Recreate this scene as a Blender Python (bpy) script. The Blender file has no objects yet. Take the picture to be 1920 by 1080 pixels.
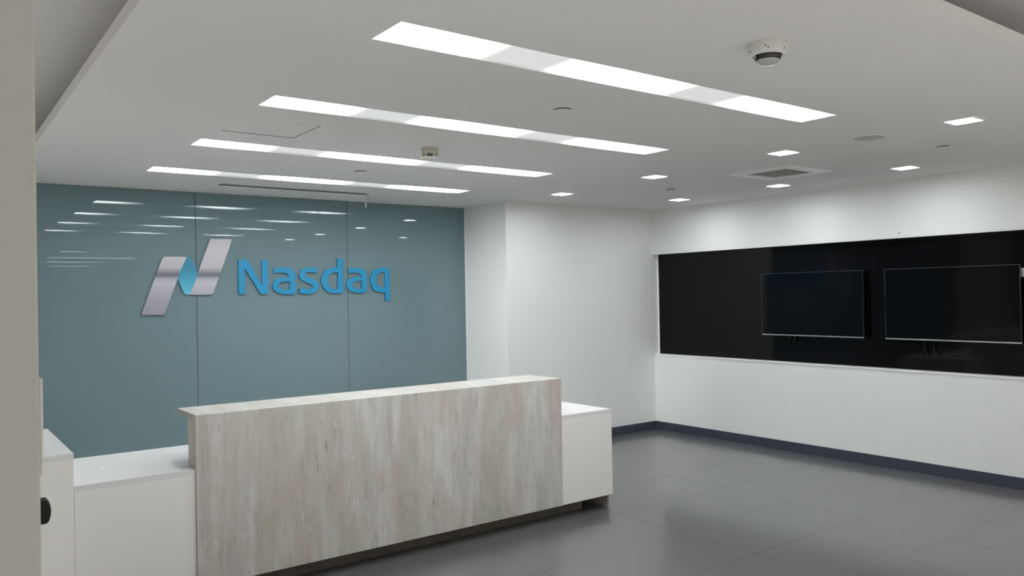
import bpy, bmesh, math, random
from mathutils import Matrix, Vector

scene = bpy.context.scene
col = scene.collection
random.seed(7)

# ------------------------------------------------------------------ camera
cam_data = bpy.data.cameras.new('camera')
cam = bpy.data.objects.new('camera', cam_data)
col.objects.link(cam)
cam_data.sensor_fit = 'HORIZONTAL'
cam_data.sensor_width = 36.0
cam_data.lens = 1495.59 / 1920 * 36.0
cam_data.clip_start = 0.05
cam_data.clip_end = 100
CR = Vector((0.80145977, -0.59777067, -0.01823371))
CU = Vector((0.0099334, -0.01717866, 0.99980309))
CF = Vector((0.59796619, 0.80148308, 0.00783011))
cam.matrix_world = Matrix(((CR.x, CU.x, -CF.x, 0.0), (CR.y, CU.y, -CF.y, 0.0),
                           (CR.z, CU.z, -CF.z, 1.65), (0, 0, 0, 1)))
scene.camera = cam

# ------------------------------------------------------------------ view and world
vs = scene.view_settings
scene.display_settings.display_device = 'sRGB'
vs.view_transform = 'Standard'
vs.look = 'None'
vs.exposure = 0.18
vs.gamma = 1.0
vs.use_curve_mapping = False
scene.cycles.max_bounces = 16
scene.cycles.diffuse_bounces = 10
scene.cycles.glossy_bounces = 6
world = bpy.data.worlds.new('world')
scene.world = world
world.use_nodes = True
world.node_tree.nodes['Background'].inputs[0].default_value = (0.02, 0.02, 0.02, 1)
world.node_tree.nodes['Background'].inputs[1].default_value = 1.0
STRIP = 33.0      # radiance of a lamp behind a strip diffuser
GAP = 0.50        # radiance of the diffuser between lamps
DOWN = 82.0       # radiance of a downlight lens
HALL = 22.0       # radiance of the hall lamps behind the viewer
SPOTW = 108.0     # watts of one added fill spot in the unseen hall
SPOTA = 520.0     # watts of the spot added to brighten the white return
SPOTL = 118.0    # watts of one added fill spot left of the desk

# ------------------------------------------------------------------ dimensions (metres)
H = 2.623                 # suspended ceiling underside
HU = 2.93                 # upper ceiling underside
YG = 7.462                # glass face
YW = 6.692                # white back wall face
XR = 7.12                 # right wall face
XG = 4.926                # white return beside the glass
X0, Y0 = -5.0, -11.0      # far ends of the hall
SX, SY = 0.588, 1.353     # edges of the suspended ceiling
BB = 0.097

# ------------------------------------------------------------------ node helpers
def new_mat(name):
    m = bpy.data.materials.new(name)
    m.use_nodes = True
    return m, m.node_tree, m.node_tree.nodes['Principled BSDF']

def simple(name, rgb, rough=0.5, metal=0.0, spec=0.5, bump=0.0, bscale=60.0, vary=0.0, vscale=3.0):
    m, nt, b = new_mat(name)
    b.inputs['Base Color'].default_value = (*rgb, 1)
    b.inputs['Roughness'].default_value = rough
    b.inputs['Metallic'].default_value = metal
    b.inputs['Specular IOR Level'].default_value = spec
    tc = nt.nodes.new('ShaderNodeTexCoord')
    if bump:
        n = nt.nodes.new('ShaderNodeTexNoise'); n.inputs['Scale'].default_value = bscale
        n.inputs['Detail'].default_value = 3
        nt.links.new(tc.outputs['Object'], n.inputs['Vector'])
        bp = nt.nodes.new('ShaderNodeBump'); bp.inputs['Strength'].default_value = bump
        bp.inputs['Distance'].default_value = 0.002
        nt.links.new(n.outputs['Fac'], bp.inputs['Height'])
        nt.links.new(bp.outputs['Normal'], b.inputs['Normal'])
    if vary:
        n = nt.nodes.new('ShaderNodeTexNoise'); n.inputs['Scale'].default_value = vscale
        n.inputs['Detail'].default_value = 4
        nt.links.new(tc.outputs['Object'], n.inputs['Vector'])
        r = nt.nodes.new('ShaderNodeValToRGB')
        r.color_ramp.elements[0].position = 0.3; r.color_ramp.elements[1].position = 0.7
        r.color_ramp.elements[0].color = (*[c * (1 - vary) for c in rgb], 1)
        r.color_ramp.elements[1].color = (*[c * (1 + vary) for c in rgb], 1)
        nt.links.new(n.outputs['Fac'], r.inputs['Fac'])
        nt.links.new(r.outputs['Color'], b.inputs['Base Color'])
    return m

def emitter(name, rgb, strength):
    m, nt, b = new_mat(name)
    b.inputs['Base Color'].default_value = (0.8, 0.8, 0.8, 1)
    b.inputs['Emission Color'].default_value = (*rgb, 1)
    b.inputs['Emission Strength'].default_value = strength
    return m

def math_node(nt, op, a, b=None, c=None):
    n = nt.nodes.new('ShaderNodeMath'); n.operation = op
    for i, v in enumerate((a, b, c)):
        if v is None: continue
        if isinstance(v, (int, float)): n.inputs[i].default_value = v
        else: nt.links.new(v, n.inputs[i])
    return n.outputs[0]

def noise(nt, vec, scale, detail=4, rough=0.55):
    n = nt.nodes.new('ShaderNodeTexNoise')
    n.inputs['Scale'].default_value = scale
    n.inputs['Detail'].default_value = detail
    n.inputs['Roughness'].default_value = rough
    nt.links.new(vec, n.inputs['Vector'])
    return n.outputs['Fac']

def mapping(nt, vec, sc, loc=(0, 0, 0)):
    n = nt.nodes.new('ShaderNodeMapping')
    n.inputs['Scale'].default_value = sc
    n.inputs['Location'].default_value = loc
    nt.links.new(vec, n.inputs['Vector'])
    return n.outputs['Vector']

def ramp(nt, fac, stops):
    r = nt.nodes.new('ShaderNodeValToRGB')
    while len(r.color_ramp.elements) < len(stops): r.color_ramp.elements.new(0.5)
    for e, (p, c) in zip(r.color_ramp.elements, stops):
        e.position = p
        e.color = (*c, 1) if hasattr(c, '__len__') else (c, c, c, 1)
    nt.links.new(fac, r.inputs['Fac'])
    return r.outputs['Color']

def mix(nt, fac, a, b):
    n = nt.nodes.new('ShaderNodeMix'); n.data_type = 'RGBA'
    for sock, v in ((n.inputs[0], fac), (n.inputs[6], a), (n.inputs[7], b)):
        if isinstance(v, (int, float)): sock.default_value = v
        elif isinstance(v, tuple): sock.default_value = (*v, 1)
        else: nt.links.new(v, sock)
    return n.outputs[2]

def laminate(name, grain):
    """weathered pale board print; grain = axis the streaks run along (2 = z, 1 = y)"""
    m, nt, b = new_mat(name)
    tc = nt.nodes.new('ShaderNodeTexCoord').outputs['Object']
    def sc(across, along):
        v = [across] * 3; v[grain] = along
        return mapping(nt, tc, tuple(v))
    sep = nt.nodes.new('ShaderNodeSeparateXYZ'); nt.links.new(tc, sep.inputs[0])
    # uneven board widths
    wob = noise(nt, mapping(nt, tc, (1.7, 0, 0)), 1.0, 1)
    bx = math_node(nt, 'FLOOR', math_node(nt, 'MULTIPLY', math_node(nt, 'ADD', sep.outputs[0], math_node(nt, 'MULTIPLY', wob, 0.5)), 4.3))
    wn = nt.nodes.new('ShaderNodeTexWhiteNoise'); wn.noise_dimensions = '1D'
    nt.links.new(bx, wn.inputs['W'])
    # wander: bend the grain a little
    wv = nt.nodes.new('ShaderNodeTexNoise'); wv.inputs['Scale'].default_value = 1.0; wv.inputs['Detail'].default_value = 3
    nt.links.new(sc(5.0, 3.5), wv.inputs['Vector'])
    va = nt.nodes.new('ShaderNodeVectorMath'); va.operation = 'MULTIPLY_ADD'
    nt.links.new(wv.outputs['Color'], va.inputs[0]); va.inputs[1].default_value = (0.035, 0.035, 0.035); nt.links.new(tc, va.inputs[2])
    wtc = va.outputs[0]
    def ws(across, along, loc=(0, 0, 0)):
        v = [across] * 3; v[grain] = along
        return mapping(nt, wtc, tuple(v), loc)
    streak = noise(nt, ws(17, 1.5), 1.0, 7, 0.68)
    broad = noise(nt, ws(4.2, 0.8, (3.1, 0.4, 7.7)), 1.0, 5, 0.62)
    pinkn = noise(nt, ws(3.0, 1.3, (11.3, 2.2, 5.1)), 1.0, 5, 0.62)
    olive = noise(nt, ws(3.4, 0.7, (6.7, 8.1, 0.6)), 1.0, 5, 0.62)
    fine = noise(nt, ws(58, 7.0), 1.0, 6, 0.72)
    worn = noise(nt, ws(6.5, 2.2, (1.9, 4.4, 3.3)), 1.0, 4, 0.6)
    c = ramp(nt, streak, [(0.30, (0.40, 0.38, 0.345)), (0.45, (0.53, 0.515, 0.485)), (0.60, (0.615, 0.605, 0.575)), (0.74, (0.69, 0.685, 0.665))])
    c = mix(nt, math_node(nt, 'MULTIPLY', ramp(nt, broad, [(0.40, 1.0), (0.58, 0.0)]), 0.45), c, (0.43, 0.415, 0.375))
    c = mix(nt, math_node(nt, 'MULTIPLY', ramp(nt, pinkn, [(0.50, 0.0), (0.63, 1.0)]), 0.70), c, (0.45, 0.375, 0.34))
    c = mix(nt, math_node(nt, 'MULTIPLY', ramp(nt, olive, [(0.52, 0.0), (0.66, 1.0)]), 0.65), c, (0.40, 0.39, 0.31))
    c = mix(nt, math_node(nt, 'MULTIPLY', ramp(nt, wn.outputs['Value'], [(0.0, 1.0), (0.3, 0.0)]), 0.28), c, (0.42, 0.405, 0.345))
    flecks = math_node(nt, 'MULTIPLY', ramp(nt, fine, [(0.57, 0.0), (0.68, 1.0)]), ramp(nt, worn, [(0.44, 0.0), (0.58, 1.0)]))
    c = mix(nt, math_node(nt, 'MULTIPLY', flecks, 0.8), c, (0.22, 0.20, 0.175))
    chips = math_node(nt, 'MULTIPLY', ramp(nt, noise(nt, ws(70, 10, (9.1, 3.3, 1.2)), 1.0, 5, 0.7), [(0.58, 0.0), (0.68, 1.0)]), ramp(nt, worn, [(0.42, 0.1), (0.6, 1.0)]))
    c = mix(nt, math_node(nt, 'MULTIPLY', chips, 0.6), c, (0.76, 0.755, 0.735))
    if grain == 1: c = mix(nt, 0.36, c, (0.30, 0.295, 0.30))  # ledge copy darkened to offset the strong light on it
    nt.links.new(c, b.inputs['Base Color'])
    b.inputs['Roughness'].default_value = 0.5
    b.inputs['Specular IOR Level'].default_value = 0.35
    bp = nt.nodes.new('ShaderNodeBump'); bp.inputs['Strength'].default_value = 0.25
    bp.inputs['Distance'].default_value = 0.0015
    nt.links.new(fine, bp.inputs['Height']); nt.links.new(bp.outputs['Normal'], b.inputs['Normal'])
    return m

def strip_light_mat():
    """three lamps sit behind the diffuser; it is dimmer between them"""
    m, nt, b = new_mat('strip_diffuser')
    tc = nt.nodes.new('ShaderNodeTexCoord').outputs['Object']
    sep = nt.nodes.new('ShaderNodeSeparateXYZ'); nt.links.new(tc, sep.inputs[0])
    x = sep.outputs[0]
    total = None
    for c in (-1.27, -0.15, 1.0):
        d = math_node(nt, 'DIVIDE', math_node(nt, 'ABSOLUTE', math_node(nt, 'SUBTRACT', x, c)), 0.425)
        d = math_node(nt, 'MINIMUM', d, 1.0)
        k = math_node(nt, 'COSINE', math_node(nt, 'MULTIPLY', d, math.pi / 2))
        k = math_node(nt, 'POWER', math_node(nt, 'MAXIMUM', k, 0.0), 2.2)
        total = k if total is None else math_node(nt, 'ADD', total, k)
    s = math_node(nt, 'ADD', math_node(nt, 'MULTIPLY', total, STRIP), GAP)
    b.inputs['Base Color'].default_value = (0.3, 0.3, 0.3, 1)
    b.inputs['Emission Color'].default_value = (0.965, 1.0, 1.0, 1)
    nt.links.new(s, b.inputs['Emission Strength'])
    return m

def ribbon_mat():
    m, nt, b = new_mat('silver_ribbon')
    tc = nt.nodes.new('ShaderNodeTexCoord').outputs['Object']
    sep = nt.nodes.new('ShaderNodeSeparateXYZ'); nt.links.new(tc, sep.inputs[0])
    z = math_node(nt, 'DIVIDE', math_node(nt, 'SUBTRACT', sep.outputs[2], 1.5), 0.72)
    c = ramp(nt, z, [(0.0, (0.28, 0.27, 0.32)), (0.22, (0.33, 0.32, 0.38)), (0.42, (0.46, 0.45, 0.50)), (0.465, (0.40, 0.39, 0.45)),
                     (0.515, (0.13, 0.13, 0.17)), (0.535, (0.15, 0.15, 0.19)), (0.62, (0.47, 0.46, 0.50)), (0.85, (0.56, 0.54, 0.58)), (1.0, (0.50, 0.48, 0.53))])
    nt.links.new(c, b.inputs['Base Color'])
    b.inputs['Roughness'].default_value = 0.4
    b.inputs['Metallic'].default_value = 0.0
    return m

def fold_mat():
    m, nt, b = new_mat('teal_fold')
    tc = nt.nodes.new('ShaderNodeTexCoord').outputs['Object']
    sep = nt.nodes.new('ShaderNodeSeparateXYZ'); nt.links.new(tc, sep.inputs[0])
    z = math_node(nt, 'DIVIDE', math_node(nt, 'SUBTRACT', sep.outputs[2], 1.69), 0.35)
    c = ramp(nt, z, [(0.0, (0.13, 0.47, 0.60)), (0.3, (0.06, 0.36, 0.52)), (0.65, (0.025, 0.235, 0.38)), (1.0, (0.03, 0.20, 0.31))])
    nt.links.new(c, b.inputs['Base Color'])
    b.inputs['Roughness'].default_value = 0.35
    return m

M = {}
M['wall'] = simple('white_wall_paint', (0.80, 0.815, 0.805), 0.6, bump=0.12, bscale=180, vary=0.008, vscale=1.2)
M['ceiling'] = simple('ceiling_paint', (0.755, 0.745, 0.735), 0.75, bump=0.08, bscale=150, vary=0.01, vscale=1.0)
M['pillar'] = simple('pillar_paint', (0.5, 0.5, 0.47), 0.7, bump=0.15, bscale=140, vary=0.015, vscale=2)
M['hall_wall'] = simple('taupe_hall_wall', (0.36, 0.345, 0.32), 0.6, bump=0.1, bscale=120)  # unseen walls, kept dark to cut light on the ceiling edge
M['void'] = simple('dark_void', (0.02, 0.02, 0.02), 0.9)
M['tile'] = simple('grey_floor_tile', (0.108, 0.108, 0.113), 0.32, spec=0.3, vary=0.03, vscale=2.5)
_b = M['tile'].node_tree.nodes['Principled BSDF']
_b.inputs['Coat Weight'].default_value = 0.75; _b.inputs['Coat Roughness'].default_value = 0.15; _b.inputs['Coat IOR'].default_value = 1.5
M['bounce_floor'] = simple('pale_bounce_floor', (0.65, 0.64, 0.62), 0.45, vary=0.06, vscale=1.5)  # unseen floor, made pale to bounce light onto the ceiling
M['grout'] = simple('grey_grout', (0.10, 0.10, 0.10), 0.8, bump=0.1)
M['skirting'] = simple('dark_blue_grey_skirting', (0.043, 0.049, 0.075), 0.45, vary=0.05, vscale=8)
M['back_glass'] = simple('back_painted_glass', (0.166, 0.240, 0.268), 0.0, spec=0.30)
M['seam'] = simple('glass_joint', (0.02, 0.025, 0.025), 0.6)
M['black_glass'] = simple('black_gloss_panel', (0.003, 0.003, 0.004), 0.06, spec=0.2, vary=0.05)
M['screen'] = simple('dark_screen', (0.002, 0.0025, 0.0035), 0.08, spec=0.22)
M['bezel'] = simple('dark_metal_bezel', (0.10, 0.10, 0.105), 0.3, metal=1.0)
M['silver'] = simple('brushed_silver', (0.78, 0.78, 0.78), 0.2, metal=1.0)
M['black_plastic'] = simple('black_plastic', (0.008, 0.008, 0.009), 0.45, spec=0.25, bump=0.1, bscale=300)
M['white_plastic'] = simple('white_plastic', (0.72, 0.72, 0.70), 0.4)
M['cream_plastic'] = simple('cream_plastic', (0.52, 0.51, 0.42), 0.45)
M['white_trim'] = simple('white_metal_trim', (0.90, 0.90, 0.89), 0.35)
M['desk_white'] = simple('white_solid_surface', (0.80, 0.785, 0.775), 0.38, bump=0.03, bscale=90, vary=0.012, vscale=2.5)
M['worktop'] = simple('white_worktop', (0.70, 0.695, 0.705), 0.3, vary=0.012, vscale=3)
M['laminate'] = laminate('weathered_board_laminate', 2)
M['laminate_top'] = laminate('weathered_board_laminate_top', 1)
M['plinth'] = simple('dark_brown_plinth_board', (0.15, 0.135, 0.115), 0.45, vary=0.15, vscale=9)
M['endpanel'] = simple('brown_grey_end_panel', (0.36, 0.33, 0.31), 0.5, vary=0.2, vscale=30)
M['strip'] = strip_light_mat()
M['lens'] = emitter('downlight_lens', (0.96, 1.0, 1.0), DOWN)
M['hall_lens'] = emitter('hall_lamp', (1.0, 0.95, 0.88), HALL)
M['mesh_grey'] = simple('grey_speaker_mesh', (0.50, 0.50, 0.48), 0.7, bump=0.4, bscale=700)
M['vent_dark'] = simple('dark_vent_slat', (0.11, 0.11, 0.11), 0.5)
M['vent_grey'] = simple('grey_vent_slat', (0.55, 0.55, 0.54), 0.5)
M['letter'] = simple('blue_acrylic', (0.016, 0.260, 0.490), 0.3)
M['ribbon'] = ribbon_mat()
M['fold'] = fold_mat()
M['lensball'] = simple('dark_camera_eye', (0.02, 0.018, 0.02), 0.15)
m, nt, b = new_mat('clear_dome')
b.inputs['Base Color'].default_value = (0.95, 0.95, 0.97, 1)
b.inputs['Transmission Weight'].default_value = 1.0
b.inputs['Roughness'].default_value = 0.02
b.inputs['IOR'].default_value = 1.3
M['clear'] = m
m, nt, b = new_mat('clear_film')
b.inputs['Base Color'].default_value = (0.7, 0.72, 0.72, 1)
b.inputs['Alpha'].default_value = 0.55
b.inputs['Roughness'].default_value = 0.25
M['film'] = m

# ------------------------------------------------------------------ mesh helpers
def link(name, bm, mat, parent=None, smooth=False, loc=(0, 0, 0)):
    bmesh.ops.recalc_face_normals(bm, faces=bm.faces)
    me = bpy.data.meshes.new(name)
    bm.to_mesh(me); bm.free()
    if smooth:
        for p in me.polygons: p.use_smooth = True
    me.materials.append(mat)
    o = bpy.data.objects.new(name, me)
    col.objects.link(o)
    o.location = loc
    if parent: o.parent = parent
    return o

def box_bm(x0, x1, y0, y1, z0, z1, bev=0.0, seg=2):
    bm = bmesh.new()
    bmesh.ops.create_cube(bm, size=1.0)
    for v in bm.verts:
        v.co = Vector((x0 + (v.co.x + .5) * (x1 - x0), y0 + (v.co.y + .5) * (y1 - y0), z0 + (v.co.z + .5) * (z1 - z0)))
    if bev:
        bmesh.ops.bevel(bm, geom=bm.edges[:], offset=bev, segments=seg, profile=0.5, affect='EDGES')
    return bm

def box(name, mat, x0, x1, y0, y1, z0, z1, parent=None, bev=0.0, seg=2):
    return link(name, box_bm(x0, x1, y0, y1, z0, z1, bev, seg), mat, parent)

def plate_bm(a0, a1, b0, b1, c0, c1, holes, fn):
    """a slab with rectangular holes; fn maps (a, b, c) to a point"""
    A = sorted({a0, a1, *[h[0] for h in holes], *[h[1] for h in holes]})
    B = sorted({b0, b1, *[h[2] for h in holes], *[h[3] for h in holes]})
    A = [a for a in A if a0 <= a <= a1]; B = [q for q in B if b0 <= q <= b1]
    solid = [[not any(h[0] < (A[i] + A[i + 1]) / 2 < h[1] and h[2] < (B[j] + B[j + 1]) / 2 < h[3] for h in holes)
              for j in range(len(B) - 1)] for i in range(len(A) - 1)]
    bm = bmesh.new(); vv = {}
    def V(i, j, k):
        if (i, j, k) not in vv: vv[(i, j, k)] = bm.verts.new(fn(A[i], B[j], (c0, c1)[k]))
        return vv[(i, j, k)]
    def S(i, j): return 0 <= i < len(A) - 1 and 0 <= j < len(B) - 1 and solid[i][j]
    for i in range(len(A) - 1):
        for j in range(len(B) - 1):
            if not solid[i][j]: continue
            for k in (0, 1): bm.faces.new([V(i, j, k), V(i + 1, j, k), V(i + 1, j + 1, k), V(i, j + 1, k)])
            if not S(i - 1, j): bm.faces.new([V(i, j, 0), V(i, j + 1, 0), V(i, j + 1, 1), V(i, j, 1)])
            if not S(i + 1, j): bm.faces.new([V(i + 1, j, 0), V(i + 1, j + 1, 0), V(i + 1, j + 1, 1), V(i + 1, j, 1)])
            if not S(i, j - 1): bm.faces.new([V(i, j, 0), V(i + 1, j, 0), V(i + 1, j, 1), V(i, j, 1)])
            if not S(i, j + 1): bm.faces.new([V(i, j + 1, 0), V(i + 1, j + 1, 0), V(i + 1, j + 1, 1), V(i, j + 1, 1)])
    return bm

def lathe_bm(profile, n=40, cap=True):
    """profile: (r, z) pairs, revolved about z"""
    bm = bmesh.new(); rings = []
    for r, z in profile:
        if r < 1e-6: rings.append([bm.verts.new((0, 0, z))])
        else: rings.append([bm.verts.new((r * math.cos(2 * math.pi * k / n), r * math.sin(2 * math.pi * k / n), z)) for k in range(n)])
    for a, b_ in zip(rings, rings[1:]):
        for k in range(n):
            q = (k + 1) % n
            if len(a) == 1 and len(b_) == 1: continue
            if len(a) == 1: bm.faces.new([a[0], b_[k], b_[q]])
            elif len(b_) == 1: bm.faces.new([a[k], a[q], b_[0]])
            else: bm.faces.new([a[k], a[q], b_[q], b_[k]])
    if cap:
        for rg in (rings[0], rings[-1]):
            if len(rg) > 1: bm.faces.new(rg)
    return bm

def smooth_by_angle(o, deg=35):
    me = o.data
    for p in me.polygons: p.use_smooth = True
    bm = bmesh.new(); bm.from_mesh(me)
    for e in bm.edges:
        if len(e.link_faces) == 2 and e.calc_face_angle(0) > math.radians(deg): e.smooth = False
    bm.to_mesh(me); bm.free()
    return o

def thing(name, label, cat, loc, group=None):
    o = bpy.data.objects.new(name, None)
    o.empty_display_size = 0.1
    col.objects.link(o)
    o.location = loc
    o['label'] = label; o['category'] = cat
    if group: o['group'] = group
    return o

def tag(o, label, cat, group=None):
    o['label'] = label; o['category'] = cat
    if group: o['group'] = group
    return o

def struct(o):
    o['kind'] = 'structure'
    return o

def copy_tree(o, parent=None):
    c = o.copy(); col.objects.link(c)
    if parent: c.parent = parent
    for ch in list(o.children): copy_tree(ch, c)
    return c

def tube_bm(pts, r, n=8):
    bm = bmesh.new(); rings = []
    P = [Vector(p) for p in pts]
    for i, p in enumerate(P):
        t = (P[min(i + 1, len(P) - 1)] - P[max(i - 1, 0)]).normalized()
        a = t.cross(Vector((0, 0, 1)))
        if a.length < 1e-3: a = t.cross(Vector((1, 0, 0)))
        a.normalize(); b_ = t.cross(a)
        rings.append([bm.verts.new(p + r * (math.cos(2 * math.pi * k / n) * a + math.sin(2 * math.pi * k / n) * b_)) for k in range(n)])
    for a, b_ in zip(rings, rings[1:]):
        for k in range(n): bm.faces.new([a[k], a[(k + 1) % n], b_[(k + 1) % n], b_[k]])
    bm.faces.new(rings[0]); bm.faces.new(rings[-1])
    return bm

def spline(pts, n=8):
    P = [Vector(p) for p in pts]; out = []
    for i in range(len(P) - 1):
        p0 = P[max(i - 1, 0)]; p1 = P[i]; p2 = P[i + 1]; p3 = P[min(i + 2, len(P) - 1)]
        for k in range(n):
            t = k / n
            out.append(0.5 * ((2 * p1) + (p2 - p0) * t + (2 * p0 - 5 * p1 + 4 * p2 - p3) * t * t + (3 * p1 - p0 - 3 * p2 + p3) * t ** 3))
    out.append(P[-1])
    return out

# ================================================================== SETTING
# floor: grout bed with separate 60 cm tiles
floor = struct(box('floor', M['grout'], X0, XR + 0.3, Y0, 7.7, -0.12, -0.0015))
TS = 0.609
TX = [3.573 + TS * k for k in range(-5, 7)]
TY = [3.118 + TS * k for k in range(-2, 9)]
def tile_bm(w, d):
    bm = box_bm(0.0008, w - 0.0008, 0.0008, d - 0.0008, -0.012, 0.0)
    return bm
meshes = {}
def place_tile(x0, x1, y0, y1):
    k = (round(x1 - x0, 3), round(y1 - y0, 3))
    if k not in meshes:
        o = link('tile', tile_bm(*k), M['tile'], floor)
        meshes[k] = o
    else:
        o = meshes[k].copy(); col.objects.link(o)
    o.location = (x0, y0, random.uniform(-0.0002, 0.0002))
    o.rotation_euler = (random.uniform(-2e-4, 2e-4), random.uniform(-2e-4, 2e-4), 0)
for x in TX:
    for y in TY:
        x1, y1 = min(x + TS, XR - 0.001), min(y + TS, YW - 0.001 if x > XG - .4 else YG - 0.005)
        if x1 - x < 0.02 or y1 - y < 0.02: continue
        if x < TX[5] - 0.1 and y > 4.9: continue
        place_tile(x, x1, y, y1)
struct(box('floor', M['bounce_floor'], X0, XR, Y0, TY[0] - 0.003, -0.0014, 0.0))
struct(box('floor', M['bounce_floor'], X0, TX[0] - 0.003, TY[0], YG - 0.002, -0.0014, 0.0))
struct(box('floor', M['bounce_floor'], TX[0], TX[5] - 0.003, TY[5] + 0.001, YG - 0.002, -0.0014, 0.0))  # hidden pale area behind the desk, added to bounce light upward

# walls
nicheY0 = 1.55
NZ0, NZ1 = 0.9024, 2.0949
ND = 0.082
wr = struct(link('wall_right', plate_bm(Y0 - .2, 7.7, -0.1, 3.2, XR, XR + 0.22, [(nicheY0, YW, NZ0, NZ1)], lambda a, b_, c: (c, a, b_)), M['wall']))
box('screw_hole', M['black_plastic'], XR - 0.001, XR + 0.01, 3.672, 3.682, 2.134, 2.144, wr, 0.0)
# back wall: block of white wall in front of the glass recess, made with the recess face in one body
bm = bmesh.new()
outline = [(X0 - .2, 7.7), (X0 - .2, YG + 0.012), (XG, YG + 0.012), (XG, YW), (XR - 0.0005, YW), (XR - 0.0005, 7.7)]
lo = [bm.verts.new((x, y, -0.1)) for x, y in outline]; hi = [bm.verts.new((x, y, 3.2)) for x, y in outline]
bm.faces.new(lo); bm.faces.new(hi)
for i in range(len(outline)):
    j = (i + 1) % len(outline); bm.faces.new([lo[i], lo[j], hi[j], hi[i]])
wb = struct(link('wall_back', bm, M['wall']))
gx = [-2.42, -0.94, 0.54, 2.02, 3.497, XG - 0.004]
for a, b_ in zip(gx, gx[1:]):
    box('glass_panel', M['back_glass'], a + 0.0022, b_ - 0.0022, YG, YG + 0.0118, 0.012, H - 0.003, wb, 0.0012, 1)
for a in gx[1:-1]:
    box('seam', M['seam'], a - 0.0024, a + 0.0024, YG + 0.006, YG + 0.011, 0.012, H - 0.003, wb)
struct(box('wall_left', M['hall_wall'], X0 - 0.2, X0, Y0, YG + 0.012, -0.1, 3.2))
struct(box('wall_front', M['hall_wall'], X0 - 0.2, XR, Y0 - 0.2, Y0, -0.1, 3.2))
# wall end right beside the viewer
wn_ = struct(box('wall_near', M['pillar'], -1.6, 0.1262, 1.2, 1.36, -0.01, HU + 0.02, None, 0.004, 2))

# skirting
def skirting(name, x0, x1, y0, y1):
    bm = box_bm(x0, x1, y0, y1, 0.0005, BB, 0.0015, 1)
    return struct(link(name, bm, M['skirting']))
skirting('baseboard_right', XR - 0.013, XR - 0.0002, Y0, YW - 0.013)
skirting('baseboard_back', XG + 0.0, XR - 0.0002, YW - 0.013, YW - 0.0002)
skirting('baseboard_return', XG - 0.013, XG - 0.0002, YW - 0.013, YG - 0.001)

# ------------------------------------------------------------------ suspended ceiling with its cut-outs
SXL, SXR = 1.384, 4.1546
SW = 0.2308
strip_y = [2.484, 3.728, 4.970, 6.176]
downs = [(5.075, 5.955), (5.010, 4.672), (4.957, 3.383), (4.951, 2.157), (6.500, 5.714), (6.483, 4.485), (6.471, 3.279)]
DR = 0.080
AC = (5.784, 3.985, 0.196)          # centre, half opening
hatch = (1.412, 1.846, 4.250, 4.672)
slot = (2.045, 3.440, 6.800, 6.914)
holes = [(SXL, SXR, y, y + SW) for y in strip_y]
holes += [(x - DR, x + DR, y - DR, y + DR) for x, y in downs]
holes += [(AC[0] - AC[2], AC[0] + AC[2], AC[1] - AC[2], AC[1] + AC[2]), hatch, slot]
ceil = struct(link('ceiling', plate_bm(SX, XR + 0.0, SY, YG + 0.011, H, H + 0.055, holes, lambda a, b_, c: (a, b_, c)), M['ceiling']))
box('access_hatch', M['ceiling'], hatch[0] + 0.004, hatch[1] - 0.003, hatch[2] + 0.003, hatch[3] - 0.006, H + 0.0015, H + 0.03, ceil, 0.001, 1)
for ga in ((hatch[0] + 0.0005, hatch[1] - 0.0005, hatch[3] - 0.0055, hatch[3] - 0.0005), (hatch[1] - 0.0027, hatch[1] - 0.0003, hatch[2] + 0.0005, hatch[3] - 0.006),
           (hatch[0] + 0.25, hatch[1] - 0.003, hatch[2] + 0.0003, hatch[2] + 0.0027)):
    box('gap_shade', M['void'], *ga, H + 0.0003, H + 0.02, ceil)  # dark strips put shade into the hatch gaps
box('hatch_frame', M['void'], hatch[0] - 0.03, hatch[1] + 0.03, hatch[2] - 0.03, hatch[3] + 0.03, H + 0.056, H + 0.07, ceil)
struct(box('ceiling', M['ceiling'], X0 - 0.2, XR + 0.1, Y0 - 0.2, 7.7, HU, HU + 0.2))

# ------------------------------------------------------------------ white trim round the black panel
struct(box('trim_sill', M['white_trim'], XR - 0.009, XR + ND - 0.002, nicheY0, YW - 0.0005, NZ0 - 0.013, NZ0 + 0.0006, None, 0.0012, 1))
struct(box('trim_side', M['white_trim'], XR + ND - 0.012, XR + ND - 0.001, YW - 0.016, YW - 0.0005, NZ0 + 0.001, NZ1 - 0.001, None, 0.001, 1))

struct(box('glass_edge_strip', M['white_trim'], XG - 0.0105, XG - 0.0006, YG - 0.005, YG - 0.0004, 0.01, H - 0.002, None, 0.001, 1))  # thin white strip up the right edge of the glass

# ================================================================== THINGS
# black glass panel
t = thing('wall_panel', 'wide black glossy glass panel recessed in the white right wall behind both screens', 'wall panel', (XR + ND, (nicheY0 + YW) / 2, NZ0))
hl = (YW - nicheY0) / 2
box('glass_sheet', M['black_glass'], 0.0, 0.03, -hl + 0.0005, hl - 0.0005, 0.0008, NZ1 - NZ0 - 0.0008, t, 0.0006, 1)

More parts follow.
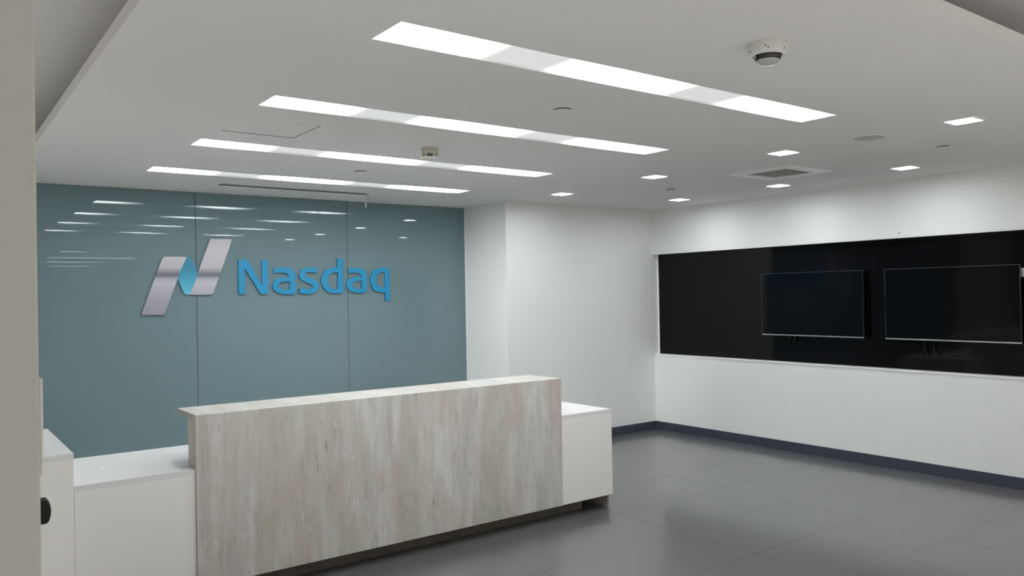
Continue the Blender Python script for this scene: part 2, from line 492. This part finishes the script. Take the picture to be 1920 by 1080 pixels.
# flat screens
def make_tv(y, label):
    w, z0, z1 = 1.128, 1.176, 1.818
    t = thing('flat_screen', label, 'screen', (7.128, y, z0), 'flat screens on the black panel')
    hgt = z1 - z0; hw = w / 2
    link('screen', box_bm(-0.0005, 0.006, -hw + 0.006, hw - 0.006, 0.013, hgt - 0.006), M['screen'], t)
    # thin bezel frame
    link('bezel', plate_bm(-hw, hw, 0.0, hgt, -0.0015, 0.016, [(-hw + 0.0048, hw - 0.0048, 0.004, hgt - 0.0045)], lambda a, b_, c: (c, a, b_)), M['bezel'], t)
    bm = box_bm(-0.004, 0.012, -hw - 0.001, hw + 0.001, -0.002, 0.0115, 0.003, 2)
    o = link('chin_bar', bm, M['silver'], t); o['label'] = 'bright silver bar along the bottom edge of the screen'
    box('back_shell', M['black_plastic'], 0.016, 0.042, -hw + 0.03, hw - 0.03, 0.03, hgt - 0.02, t, 0.006, 2)
    box('wall_bracket', M['black_plastic'], 0.042, XR + ND - 7.128 - 0.0005, -0.22, 0.22, 0.18, 0.48, t, 0.002, 1)
    return t
make_tv(4.600, 'dark switched-off flat screen on the black panel, the one nearer the room corner')
make_tv(3.265, 'dark switched-off flat screen on the black panel, the one beside the small white plate')

# cables below the screens
def cable(name, runs, label, loc):
    t = thing(name, label, 'cable', loc)
    for pts, r in runs:
        link('cord', tube_bm(spline(pts, 5), r), M['black_plastic'], t, True)
    return t
cable('screen_cable', [([(0.0, 0.0, 0.05), (-0.006, 0.004, 0.0), (0.0, 0.02, -0.045), (0.002, 0.028, -0.06)], 0.007),
                       ([(0.0, -0.05, 0.05), (-0.006, -0.055, 0.01), (-0.004, -0.045, -0.03), (0.0, -0.035, -0.05)], 0.011)],
      'short black cable ends hanging under the screen nearer the room corner', (7.185, 4.86, 1.155))
cable('screen_cable', [([(0.0, 0.0, 0.13), (-0.004, 0.003, 0.07), (-0.004, 0.018, 0.02), (0.0, 0.04, -0.025)], 0.0035),
                       ([(0.0, -0.005, 0.13), (-0.006, -0.004, 0.06), (-0.004, -0.012, 0.0), (0.0, -0.02, -0.04)], 0.0035),
                       ([(0.0, -0.075, 0.13), (-0.004, -0.078, 0.07), (-0.006, -0.088, 0.02), (-0.002, -0.12, -0.01)], 0.0045)],
      'thin black cables dangling under the screen beside the small white plate', (7.185, 3.50, 1.05))

# small white plate at the edge of the photograph
t = thing('wall_plate', 'small white plate on the black panel just beyond the end of a screen', 'wall plate', (XR + ND, 2.705, 1.715))
box('plate', M['white_plastic'], -0.012, -0.0005, -0.088, 0.030, 0.0, 0.074, t, 0.002, 2)
box('rocker', M['white_plastic'], -0.016, -0.0121, -0.06, 0.002, 0.014, 0.06, t, 0.001, 1)

# ------------------------------------------------------------------ strip lights
names = ['recessed long strip light nearest the viewer, the largest of the four strips',
         'second recessed strip light from the viewer, in front of the access hatch',
         'third recessed strip light, just beyond the beacon-shaped smoke detector',
         'recessed strip light nearest the glass wall, beside the slot air diffuser']
cx = (SXL + SXR) / 2; hx = (SXR - SXL) / 2
proto = None
for y, lab in zip(strip_y, names):
    if proto is None:
        proto = thing('strip_light', lab, 'ceiling light', (cx, y + SW / 2, H), 'recessed strip lights')
        hy = SW / 2
        bm = plate_bm(-hx + 0.0005, hx - 0.0005, -hy + 0.0005, hy - 0.0005, 0.001, 0.03, [(-hx + 0.004, hx - 0.004, -hy + 0.004, hy - 0.004)], lambda a, b_, c: (a, b_, c))
        link('trim_frame', bm, M['white_trim'], proto)
        box('diffuser', M['strip'], -hx + 0.0042, hx - 0.0042, -hy + 0.0042, hy - 0.0042, 0.012, 0.016, proto)
        box('housing', M['white_trim'], -hx - 0.01, hx + 0.01, -hy - 0.01, hy + 0.01, 0.056, 0.14, proto)
        r = proto
    else:
        r = copy_tree(proto); r.location = (cx, y + SW / 2, H); r['label'] = lab

# ------------------------------------------------------------------ downlights
labs = ['square downlight nearest the white back wall, in the row beside the strip lights',
        'square downlight just right of the third strip light, in the row beside the strips',
        'square downlight between the largest strip light and the square air vent',
        'square downlight at the right edge of the photo, nearest the viewer',
        'smallest square downlight, in the room corner along the screen wall',
        'square downlight between the square air vent and the screen wall',
        'square downlight along the screen wall nearest the viewer, below the round white cover']
def rounded_square(h_, r, n=5):
    pts = []
    for cx_, cy_, a0 in ((h_ - r, h_ - r, 0), (-h_ + r, h_ - r, 90), (-h_ + r, -h_ + r, 180), (h_ - r, -h_ + r, 270)):
        for k in range(n + 1):
            a = math.radians(a0 + 90 * k / n); pts.append((cx_ + r * math.cos(a), cy_ + r * math.sin(a)))
    return pts
proto = None
for (x, y), lab in zip(downs, labs):
    if proto is None:
        proto = thing('downlight', lab, 'downlight', (x, y, H), 'square recessed downlights')
        link('trim_ring', plate_bm(-0.092, 0.092, -0.092, 0.092, -0.004, 0.0, [(-0.076, 0.076, -0.076, 0.076)], lambda a, b_, c: (a, b_, c)), M['white_trim'], proto)
        bm = bmesh.new(); pts = rounded_square(0.074, 0.026)
        lo = [bm.verts.new((px, py, 0.004)) for px, py in pts]; hi = [bm.verts.new((px, py, 0.012)) for px, py in pts]
        bm.faces.new(lo); bm.faces.new(hi)
        for i in range(len(pts)): bm.faces.new([lo[i], lo[(i + 1) % len(pts)], hi[(i + 1) % len(pts)], hi[i]])
        link('lens', bm, M['lens'], proto)
        link('can', box_bm(-0.079, 0.079, -0.079, 0.079, 0.013, 0.12, 0.004, 1), M['white_trim'], proto)
    else:
        c = copy_tree(proto); c.location = (x, y, H); c['label'] = lab

# ------------------------------------------------------------------ square air vent
t = thing('air_vent', 'square white ceiling air vent with dark slats between two downlights', 'air vent', (AC[0], AC[1], H))
ho, hi_ = 0.298, AC[2]
def frame_piece(k):
    c, s = (1, 0, -1, 0)[k], (0, 1, 0, -1)[k]
    def rot(x, y): return (x * c - y * s, x * s + y * c)
    bm = bmesh.new(); g = 0.0012
    prof = [(ho, -0.0), (ho - 0.004, -0.006), (hi_ + 0.012, -0.012), (hi_ - 0.001, -0.009), (hi_ - 0.001, 0.03), (ho - 0.03, 0.0)]
    ends = []
    for sgn in (-1, 1):
        ends.append([bm.verts.new((*rot(d, sgn * (d - g)), z)) for d, z in prof])
    n = len(prof)
    for i in range(n): bm.faces.new([ends[0][i], ends[0][(i + 1) % n], ends[1][(i + 1) % n], ends[1][i]])
    bm.faces.new(ends[0]); bm.faces.new(ends[1])
    return bm
for k in range(4): link('frame_rail', frame_piece(k), M['white_trim'], t)
first = None
for k in range(11):
    y = -hi_ + 0.03 + k * (2 * hi_ - 0.05) / 10
    if first is None:
        bm = bmesh.new(); a = 0.024; th = 0.0016
        sec = [(-a * .5, -0.004), (-a * .5 + th, -0.006), (a * .5, 0.022), (a * .5 - th, 0.024)]
        e0 = [bm.verts.new((-hi_ + 0.002, yy, zz)) for yy, zz in sec]; e1 = [bm.verts.new((hi_ - 0.002, yy, zz)) for yy, zz in sec]
        for i in range(4): bm.faces.new([e0[i], e0[(i + 1) % 4], e1[(i + 1) % 4], e1[i]])
        bm.faces.new(e0); bm.faces.new(e1)
        first = link('slat', bm, M['vent_grey'], t); q = first
    else:
        q = first.copy(); col.objects.link(q)
    q.location = (0, y, 0)
box('duct_box', M['void'], -hi_ - 0.02, hi_ + 0.02, -hi_ - 0.02, hi_ + 0.02, 0.057, 0.15, t)

# slot diffuser near the glass wall
t = thing('slot_diffuser', 'long narrow slot air diffuser in the ceiling close to the glass wall', 'air vent', ((slot[0] + slot[1]) / 2, (slot[2] + slot[3]) / 2, H))
sx, sy = (slot[1] - slot[0]) / 2, (slot[3] - slot[2]) / 2
link('flange', plate_bm(-sx - 0.03, sx + 0.03, -sy - 0.012, sy + 0.012, -0.0025, 0.0, [(-sx + 0.002, sx - 0.002, -sy + 0.002, sy - 0.002)], lambda a, b_, c: (a, b_, c)), M['white_trim'], t)
box('centre_bar', M['white_trim'], -sx + 0.001, sx - 0.001, -0.007, 0.007, 0.0, 0.012, t, 0.001, 1)
for y in (-0.032, 0.032): box('blade', M['vent_dark'], -sx + 0.001, sx - 0.001, y - 0.003, y + 0.003, 0.012, 0.035, t)
for ya, yb in ((sy - 0.004, sy - 0.0006), (-0.0105, -0.0072)): box('slot_shade', M['void'], -sx + 0.001, sx - 0.001, ya, yb, 0.0002, 0.036, t)  # dark strips stand for the shade inside the slots
box('plenum', M['void'], -sx + 0.001, sx - 0.001, -sy + 0.001, sy - 0.001, 0.036, 0.040, t)

# thin film strip hanging from the slot diffuser
bm = bmesh.new(); rows = []
for k in range(9):
    z = -0.132 * k / 8
    w = 0.0075 * (1 - 0.45 * k / 8) * (1 + 0.12 * math.sin(k * 2.1))
    off = 0.003 * math.sin(k * 0.9)
    d = 0.0006
    rows.append([bm.verts.new((s * w + off, yy + off * .5, z)) for s, yy in ((-1, -d), (1, -d), (1, d), (-1, d))])
for a, b_ in zip(rows, rows[1:]):
    for i in range(4): bm.faces.new([a[i], a[(i + 1) % 4], b_[(i + 1) % 4], b_[i]])
bm.faces.new(rows[0]); bm.faces.new(rows[-1])
o = link('film_strip', bm, M['film'], None, False, (3.432, 6.899, H + 0.010))
tag(o, 'thin pale film strip dangling from the end of the slot diffuser before the glass wall', 'streamer')

# ------------------------------------------------------------------ round cover plates (concealed sprinklers)
cov = [((2.750, 3.210), 0.050, 'small round ceiling cover between the largest and the second strip light'),
       ((2.765, 5.640), 0.050, 'small round ceiling cover between the third strip light and the strip nearest the glass'),
       ((5.777, 5.185), 0.045, 'small round ceiling cover among the far downlights near the room corner'),
       ((5.730, 2.637), 0.045, 'small round ceiling cover at the right, between two downlights nearest the viewer')]
for (x, y), r, lab in cov:
    t = thing('sprinkler_cover', lab, 'sprinkler', (x, y, H), 'round concealed sprinkler covers')
    o = link('cover_disc', lathe_bm([(r - 0.001, -0.0055), (r, -0.0065), (r, -0.0075), (r - 0.0015, -0.0085), (0, -0.0085)], 36), M['ceiling'], t)
    link('cup', lathe_bm([(r - 0.004, -0.0001), (r - 0.004, -0.0054)], 32), M['void'], t)

# round speaker grille, flush
t = thing('ceiling_speaker', 'flush round grey speaker grille in the ceiling behind the square air vent', 'speaker', (4.955, 2.747, H))
o = smooth_by_angle(link('grille', lathe_bm([(0.100, -0.0005), (0.100, -0.0025), (0.0, -0.0035)], 48), M['mesh_grey'], t))
smooth_by_angle(link('rim', lathe_bm([(0.1005, -0.0003), (0.106, -0.0003), (0.105, -0.0035), (0.1005, -0.0035), (0.1005, -0.0003)], 48, False), M['white_trim'], t))

# smoke detector shaped like a drum on posts
t = thing('smoke_detector', 'cream drum-shaped smoke detector hanging from the ceiling between two strip lights', 'smoke detector', (2.722, 4.53, H))
smooth_by_angle(link('base', lathe_bm([(0.054, -0.0002), (0.056, -0.004), (0.055, -0.034), (0.050, -0.038), (0.0, -0.038)], 40), M['cream_plastic'], t))
smooth_by_angle(link('sensor', lathe_bm([(0.026, -0.038), (0.026, -0.052), (0.0, -0.052)], 24), M['vent_dark'], t))
for k in range(6):
    a = math.pi / 6 + k * math.pi / 3
    link('post', box_bm(0.047 * math.cos(a) - 0.004, 0.047 * math.cos(a) + 0.004, 0.047 * math.sin(a) - 0.004, 0.047 * math.sin(a) + 0.004, -0.062, -0.038), M['cream_plastic'], t)
smooth_by_angle(link('bottom_disc', lathe_bm([(0.052, -0.060), (0.056, -0.064), (0.056, -0.070), (0.050, -0.075), (0.0, -0.075)], 40), M['white_plastic'], t))

# dome camera
t = thing('dome_camera', 'white dome security camera mounted under the ceiling', 'security camera', (2.712, 1.912, H))
smooth_by_angle(link('housing', lathe_bm([(0.0775, -0.0002), (0.0785, -0.003), (0.0775, -0.017), (0.0750, -0.031), (0.070, -0.040), (0.063, -0.046), (0.0575, -0.0485), (0.0555, -0.047), (0.0555, -0.025)], 48, False), M['white_plastic'], t))
prof = [(0.0545 * math.cos(math.radians(a)), -0.042 - 0.044 * math.sin(math.radians(a))) for a in range(0, 91, 10)]
prof[-1] = (0.0, prof[-1][1])
link('dome', lathe_bm(prof, 40, False), M['clear'], t, True)
prof = [(0.0525, -0.040), (0.0515, -0.048), (0.0490, -0.057), (0.0448, -0.0650), (0.0, -0.0650)]
link('camera_eye', lathe_bm(prof, 32), M['lensball'], t, True)
smooth_by_angle(link('dome_glint', lathe_bm([(0.0445, -0.0655), (0.0400, -0.0715), (0.0300, -0.0775), (0.0150, -0.0810), (0.0, -0.0818)], 40), M['white_plastic'], t))  # pale shape stands for light caught at the bottom of the dome
for a in (-2.62, -2.50, -1.55, -3.6):
    zz = -0.026 if a == -2.62 else -0.034
    rr = 0.0768 if a == -2.62 else 0.0752
    bm = lathe_bm([(0.0026, -0.0012), (0.0026, 0.0012), (0, 0.0012)], 10)
    bmesh.ops.rotate(bm, verts=bm.verts, cent=(0, 0, 0), matrix=Matrix.Rotation(math.pi / 2, 3, 'Y'))
    bmesh.ops.rotate(bm, verts=bm.verts, cent=(0, 0, 0), matrix=Matrix.Rotation(a, 3, 'Z'))
    bmesh.ops.translate(bm, verts=bm.verts, vec=(rr * math.cos(a), rr * math.sin(a), zz))
    link('screw', bm, M['black_plastic'], t)

# ------------------------------------------------------------------ sign on the glass
def outline_pts(s):
    P = []
    for tk in s.split():
        a, b_ = tk[1:].split(','); P.append((tk[0], Vector((float(a), float(b_)))))
    n = len(P); out = []
    for i in range(n):
        k1, p1 = P[i]; k2, p2 = P[(i + 1) % n]
        L = (p2 - p1).length
        def tan(j):
            k, p = P[j % n]
            if k == 'C': return None
            return (P[(j + 1) % n][1] - P[(j - 1) % n][1]).normalized()
        t1, t2 = tan(i), tan(i + 1)
        d = (p2 - p1).normalized()
        if t1 is None and t2 is None:
            out.append(p1); continue
        if t1 is None: t1 = (2 * d * d.dot(t2) - t2)
        if t2 is None: t2 = (2 * d * d.dot(t1) - t1)
        for q in range(7):
            t = q / 7
            out.append(p1 * (2 * t ** 3 - 3 * t * t + 1) + t1 * L * (t ** 3 - 2 * t * t + t) + p2 * (-2 * t ** 3 + 3 * t * t) + t2 * L * (t ** 3 - t * t))
    return out

def cut_out(name, loops, mat, y0, y1, parent, origin):
    cu = bpy.data.curves.new(name, 'CURVE')
    cu.dimensions = '2D'; cu.fill_mode = 'BOTH'
    cu.extrude = (y1 - y0) / 2
    for s in loops:
        pts = outline_pts(s)
        sp = cu.splines.new('POLY'); sp.points.add(len(pts) - 1)
        for p_, v in zip(sp.points, pts): p_.co = (v.x, v.y, 0, 1)
        sp.use_cyclic_u = True
    tmp = bpy.data.objects.new(name, cu); col.objects.link(tmp)
    dg = bpy.context.evaluated_depsgraph_get()
    me = bpy.data.meshes.new_from_object(tmp.evaluated_get(dg))
    bpy.data.objects.remove(tmp); bpy.data.curves.remove(cu)
    ym = (y0 + y1) / 2
    for v in me.vertices:
        x, z, e = v.co.x, v.co.y, v.co.z
        v.co = (x, ym - e, z)
    for v in me.vertices: v.co -= Vector(origin)
    me.name = name
    bm = bmesh.new(); bm.from_mesh(me); bmesh.ops.remove_doubles(bm, verts=bm.verts, dist=1e-5)
    bmesh.ops.recalc_face_normals(bm, faces=bm.faces); bm.to_mesh(me); bm.free()
    me.materials.clear(); me.materials.append(mat)
    o = bpy.data.objects.new(name, me); col.objects.link(o)
    o.parent = parent
    return o

LET = {
 'N': ["C2.393,2.017 C2.477,2.017 C2.614,1.770 C2.614,2.018 C2.670,2.018 C2.670,1.695 C2.597,1.695 C2.449,1.941 C2.449,1.696 C2.393,1.696"],
 'a': ["C2.725,1.935 S2.848,1.948 S2.914,1.925 S2.937,1.869 C2.934,1.695 S2.817,1.691 S2.739,1.717 S2.712,1.772 S2.737,1.827 S2.802,1.850 C2.871,1.850 S2.864,1.879 S2.829,1.896 C2.725,1.892", "C2.883,1.809 C2.882,1.735 S2.818,1.735 S2.779,1.750 S2.769,1.772 S2.781,1.797 S2.815,1.810"],
 's': ["C3.163,1.944 S3.081,1.949 S3.017,1.934 S2.979,1.882 S2.997,1.830 S3.060,1.798 S3.110,1.778 S3.121,1.760 S3.100,1.741 S3.050,1.737 C2.980,1.745 C2.979,1.702 S3.058,1.691 S3.141,1.707 S3.177,1.759 S3.156,1.812 S3.097,1.841 S3.043,1.865 S3.034,1.882 S3.053,1.899 S3.098,1.903 C3.158,1.897"],
 'd': ["C3.376,2.040 C3.439,2.041 C3.435,1.701 S3.337,1.692 S3.248,1.724 S3.205,1.816 S3.247,1.917 S3.332,1.949 C3.375,1.949", "C3.381,1.900 C3.378,1.737 S3.338,1.736 S3.286,1.758 S3.270,1.816 S3.288,1.876 S3.341,1.900"],
 'b': ["C3.493,1.936 S3.603,1.948 S3.672,1.928 S3.694,1.873 C3.693,1.700 S3.588,1.693 S3.501,1.721 S3.474,1.775 S3.498,1.828 S3.562,1.851 C3.636,1.852 S3.629,1.882 S3.597,1.896 C3.492,1.893", "C3.642,1.814 C3.640,1.737 S3.589,1.736 S3.545,1.750 S3.533,1.774 S3.546,1.801 S3.586,1.814"],
 'q': ["C3.962,1.943 C3.959,1.620 C3.909,1.598 C3.903,1.697 S3.839,1.698 S3.769,1.731 S3.735,1.823 S3.772,1.910 S3.854,1.949", "C3.905,1.903 C3.902,1.744 S3.866,1.744 S3.815,1.772 S3.799,1.823 S3.817,1.878 S3.869,1.903"],
}
RIB = {
 'left': ["C1.551,1.528 C1.738,1.526 C1.854,1.840 C1.861,1.870 C1.933,2.035 S1.757,2.036 S1.738,2.029 S1.724,2.006"],
 'fold': ["C1.933,2.035 S1.948,2.038 S1.962,2.037 S1.975,2.024 C2.027,1.895 C2.024,1.872 C1.968,1.724 C1.955,1.700 S1.921,1.702 S1.907,1.714 C1.854,1.840 C1.861,1.870"],
 'right': ["C2.027,1.895 C2.142,2.204 C2.338,2.205 S2.164,1.723 S2.151,1.704 S2.132,1.697 C1.955,1.700 C1.968,1.724 C2.024,1.872"],
}
ordinal = {'N': 'blue capital letter N on the glass wall', 'a': 'blue letter a right after the capital N on the glass wall', 's': 'blue letter s on the glass wall',
           'd': 'blue letter d with tall stem on the glass wall', 'b': 'blue letter a between the d and the q on the glass wall', 'q': 'blue letter q with tail at the end of the word on the glass wall'}
for k, loops in LET.items():
    first_pts = outline_pts(loops[0])
    ox = sum(p.x for p in first_pts) / len(first_pts); oz = min(p.y for p in first_pts)
    t = thing('sign_letter', ordinal[k], 'sign letter', (ox, YG, oz), 'blue letters of the company name')
    cut_out('letter', loops, M['letter'], YG - 0.024, YG - 0.0005, t, (ox, YG, oz))
t = thing('sign_emblem', 'folded silver ribbon emblem with teal centre on the glass wall beside the blue letters', 'emblem', (1.94, YG, 0.0))
for nm, key, mt, y0 in (('ribbon_band', 'left', 'ribbon', -0.024), ('ribbon_band', 'right', 'ribbon', -0.024), ('ribbon_fold', 'fold', 'fold', -0.0235)):
    o = cut_out(nm, RIB[key], M[mt], YG + y0, YG - 0.0005, t, (1.94, YG, 0.0))
    if key == 'fold': o['label'] = 'teal blue twisted middle of the ribbon'

# ------------------------------------------------------------------ reception desk
DX, DY = 1.192, 4.460
t = thing('reception_desk', 'long reception desk with weathered board front and raised ledge between white counters', 'desk', (2.43, 4.86, 0.0))
def dpart(name, mat, x0, x1, y0, y1, z0, z1, bev=0.0015, parent=t, org=(2.43, 4.86, 0.0)):
    return box(name, mat, x0 - org[0], x1 - org[0], y0 - org[1], y1 - org[1], z0 - org[2], z1 - org[2], parent, bev, 1)
dpart('screen_core', M['laminate'], DX, 3.7575, DY + 0.0184, 4.612, 0.105, 0.9985, 0.0006)
o = dpart('front_panel', M['laminate'], DX, 3.7575, DY, DY + 0.018, 0.105, 1.0305, 0.0008); o['label'] = 'grey beige weathered board front of the desk'
o = dpart('ledge', M['laminate_top'], DX, 3.7575, DY + 0.0184, 4.835, 0.9988, 1.0305, 0.0012); o['label'] = 'raised weathered board ledge on top of the desk'
link('worktop', plate_bm(0.6135, 3.757, 4.472, 5.262, 0.712, 0.7395, [(DX - 0.0004, 3.757, 4.472, 4.6125)], lambda a, b_, c: (a - 2.43, b_ - 4.86, c)), M['worktop'], t)
dpart('counter_front', M['desk_white'], 0.6135, DX - 0.0006, 4.4725, 4.492, 0.105, 0.7118, 0.0012)
ep = dpart('end_unit', M['desk_white'], 3.7582, 4.262, 4.466, 5.262, 0.105, 0.7285, 0.0015)
ep['label'] = 'white box unit at the far end of the desk'
dpart('end_unit_top', M['worktop'], 3.7582, 4.256, 4.466, 5.262, 0.7288, 0.7575, 0.0012)
for a, b_ in ((0.62, 1.806), (1.809, 2.936), (2.939, 4.06)):
    dpart('plinth_board', M['plinth'], a, b_, 4.598, 4.616, 0.0005, 0.1045, 0.001)
dpart('plinth_back', M['void'], 4.061, 4.232, 4.93, 4.948, 0.0005, 0.1045, 0.001)  # board coloured near black for the shade in this recess
o = dpart('end_panel', M['endpanel'], 4.233, 4.252, 4.497, 5.25, 0.0005, 0.1045, 0.001)
o = link('counter_disc', lathe_bm([(0.016, 0.0), (0.016, 0.002), (0.013, 0.003), (0, 0.003)], 20), M['white_trim'], t, False, (0.796 - 2.43, 4.825 - 4.86, 0.7396))  # small white disc on the low counter

# taller white unit at the left end
t2 = thing('side_cabinet', 'taller white cabinet block beside the low white counter, partly behind the near wall', 'cabinet', (0.0, 4.96, 0.0))
def cpart(name, mat, x0, x1, y0, y1, z0, z1, bev=0.0015): return dpart(name, mat, x0, x1, y0, y1, z0, z1, bev, t2, (0.0, 4.96, 0.0))
cpart('carcass', M['desk_white'], -0.6, 0.6115, 4.466, 5.45, 0.105, 0.877, 0.0015)
cpart('top', M['worktop'], -0.6, 0.6125, 4.466, 5.45, 0.8773, 0.904, 0.0015)
cpart('plinth', M['plinth'], -0.58, 0.6, 4.56, 5.40, 0.0005, 0.1045, 0.001)

# ------------------------------------------------------------------ devices on the end of the near wall
t = thing('control_box', 'slim white rounded box mounted on the edge of the near wall above the black button', 'control box', (0.1262, 1.27, 1.421))
box('cover', M['white_plastic'], 0.0016, 0.0068, -0.045, 0.045, 0.0, 0.129, t, 0.0025, 4)
box('backplate', M['white_plastic'], 0.0002, 0.0018, -0.043, 0.043, 0.003, 0.126, t, 0.0008, 1)
t = thing('push_button', 'black rounded push button sticking out from the edge of the near wall', 'button', (0.1262, 1.27, 1.364))
bm = bmesh.new(); n = 14; rings = []
for k in range(n + 1):
    u = -1 + 2 * k / n
    hh = 0.0160 * u
    d = 0.0152 + 0.0036 * (1 - u * u)
    if abs(u) > 0.99: d -= 0.0012
    rings.append([bm.verts.new((0.0002, -0.011, hh)), bm.verts.new((d - 0.0015, -0.011, hh)), bm.verts.new((d, -0.007, hh)), bm.verts.new((d, 0.007, hh)), bm.verts.new((d - 0.0015, 0.011, hh)), bm.verts.new((0.0002, 0.011, hh))])
for a, b_ in zip(rings, rings[1:]):
    for i in range(6): bm.faces.new([a[i], a[(i + 1) % 6], b_[(i + 1) % 6], b_[i]])
bm.faces.new(rings[0]); bm.faces.new(rings[-1])
smooth_by_angle(link('button_cap', bm, M['black_plastic'], t), 40)
box('backplate', M['black_plastic'], 0.0, 0.003, -0.012, 0.012, -0.0164, 0.0164, t, 0.0006, 1)

# ------------------------------------------------------------------ lamps of the hall behind the viewer
hall = [(2.45, 0.45, -2.62, 'short'), (3.18, 1.80, -5.04, 'second'), (3.10, 1.16, -7.23, 'third'), (3.35, 1.00, -9.74, 'last')]
for x, ln, y, w in hall:
    t = thing('linear_lamp', 'thin suspended linear lamp in the hall behind the viewer, %s row' % w, 'ceiling light', (x, y, H), 'linear lamps in the hall')
    box('lamp_body', M['white_trim'], -ln / 2, ln / 2, -0.03, 0.03, 0.012, 0.06, t, 0.002, 1)
    box('lamp_diffuser', M['hall_lens'], -ln / 2 + 0.004, ln / 2 - 0.004, -0.026, 0.026, 0.008, 0.012, t)
    for sx_ in (-1, 1): link('hanger', tube_bm([(sx_ * ln * .4, 0, 0.06), (sx_ * ln * .4, 0, HU - H)], 0.002, 6), M['white_trim'], t)
fill_spots = [(x, y) for y in (-9.2, -6.4, -3.6, -0.9) for x in (-3.9, -1.6, 0.7, 3.0, 5.3)] + [(-3.9, 2.2), (-1.5, 2.2), (-3.9, 5.0), (-1.5, 5.0)]  # spots added out of view as soft fill light
row_name = {-9.2: 'in the farthest row behind the viewer', -6.4: 'in the third row behind the viewer', -3.6: 'in the second row behind the viewer',
            -0.9: 'in the first row behind the viewer', 2.2: 'left of the near wall', 5.0: 'before the glass wall at the left'}
left_fill_bulb = []
col_name = {-3.9: 'beside the left wall', -1.6: 'second from the left wall', -1.5: 'nearer the desk', 0.7: 'in the middle', 3.0: 'second from the right wall', 5.3: 'beside the right wall'}
proto = None
for x, y in fill_spots:
    lab = 'added unseen fill spotlight %s, %s' % (row_name[y], col_name[x])
    if proto is None:
        proto = thing('fill_spotlight', lab, 'ceiling light', (x, y, HU), 'added fill spotlights out of view')
        smooth_by_angle(link('can', lathe_bm([(0.07, -0.0005), (0.07, -0.13), (0.064, -0.13), (0.060, -0.012), (0.0, -0.012)], 28), M['white_trim'], proto))
        smooth_by_angle(link('baffle', lathe_bm([(0.0595, -0.014), (0.0635, -0.128)], 28, False), M['black_plastic'], proto))
        ld = bpy.data.lights.new('fill_bulb', 'SPOT')
        ld.energy = SPOTW; ld.color = (1.0, 0.975, 0.945)
        ld.spot_size = math.radians(104); ld.spot_blend = 0.5; ld.shadow_soft_size = 0.03
        lo_ = bpy.data.objects.new('fill_bulb', ld); col.objects.link(lo_)
        lo_.location = (0, 0, -0.105); lo_.parent = proto
    else:
        c = copy_tree(proto); c.location = (x, y, HU); c['label'] = lab
        if y > 0:
            for ch in c.children:
                if ch.type == 'LIGHT':
                    if not left_fill_bulb: left_fill_bulb.append(ch.data.copy()); left_fill_bulb[0].energy = SPOTL
                    ch.data = left_fill_bulb[0]

# unseen spotlight added to brighten the white return wall
at = Vector((4.926, 7.0, 1.25)); src = Vector((-3.9, 6.3, 2.72))
t = thing('added_wall_spotlight', 'added unseen spotlight brightening the white return wall, on the upper ceiling', 'ceiling light', (src.x, src.y, HU))
aim = (at - src).normalized()
q = aim.to_track_quat('-Z', 'Y')
smooth_by_angle(link('mount', lathe_bm([(0.05, -0.0005), (0.05, -0.02), (0.012, -0.024), (0.012, -0.165), (0.0, -0.165)], 24), M['white_trim'], t))
hd = smooth_by_angle(link('head', lathe_bm([(0.0, 0.09), (0.042, 0.09), (0.045, 0.08), (0.045, -0.03), (0.041, -0.03), (0.038, 0.02), (0.0, 0.02)], 28), M['white_trim'], t))
hd.location = (0, 0, src.z - HU); hd.rotation_mode = 'QUATERNION'; hd.rotation_quaternion = q
ld = bpy.data.lights.new('fill_bulb', 'SPOT')
ld.energy = SPOTA; ld.color = (1.0, 0.99, 0.98); ld.spot_size = math.radians(17); ld.spot_blend = 0.9; ld.shadow_soft_size = 0.03
lo_ = bpy.data.objects.new('fill_bulb', ld); col.objects.link(lo_); lo_.parent = t
lo_.location = Vector((0, 0, src.z - HU)) + aim * 0.0; lo_.rotation_mode = 'QUATERNION'; lo_.rotation_quaternion = q
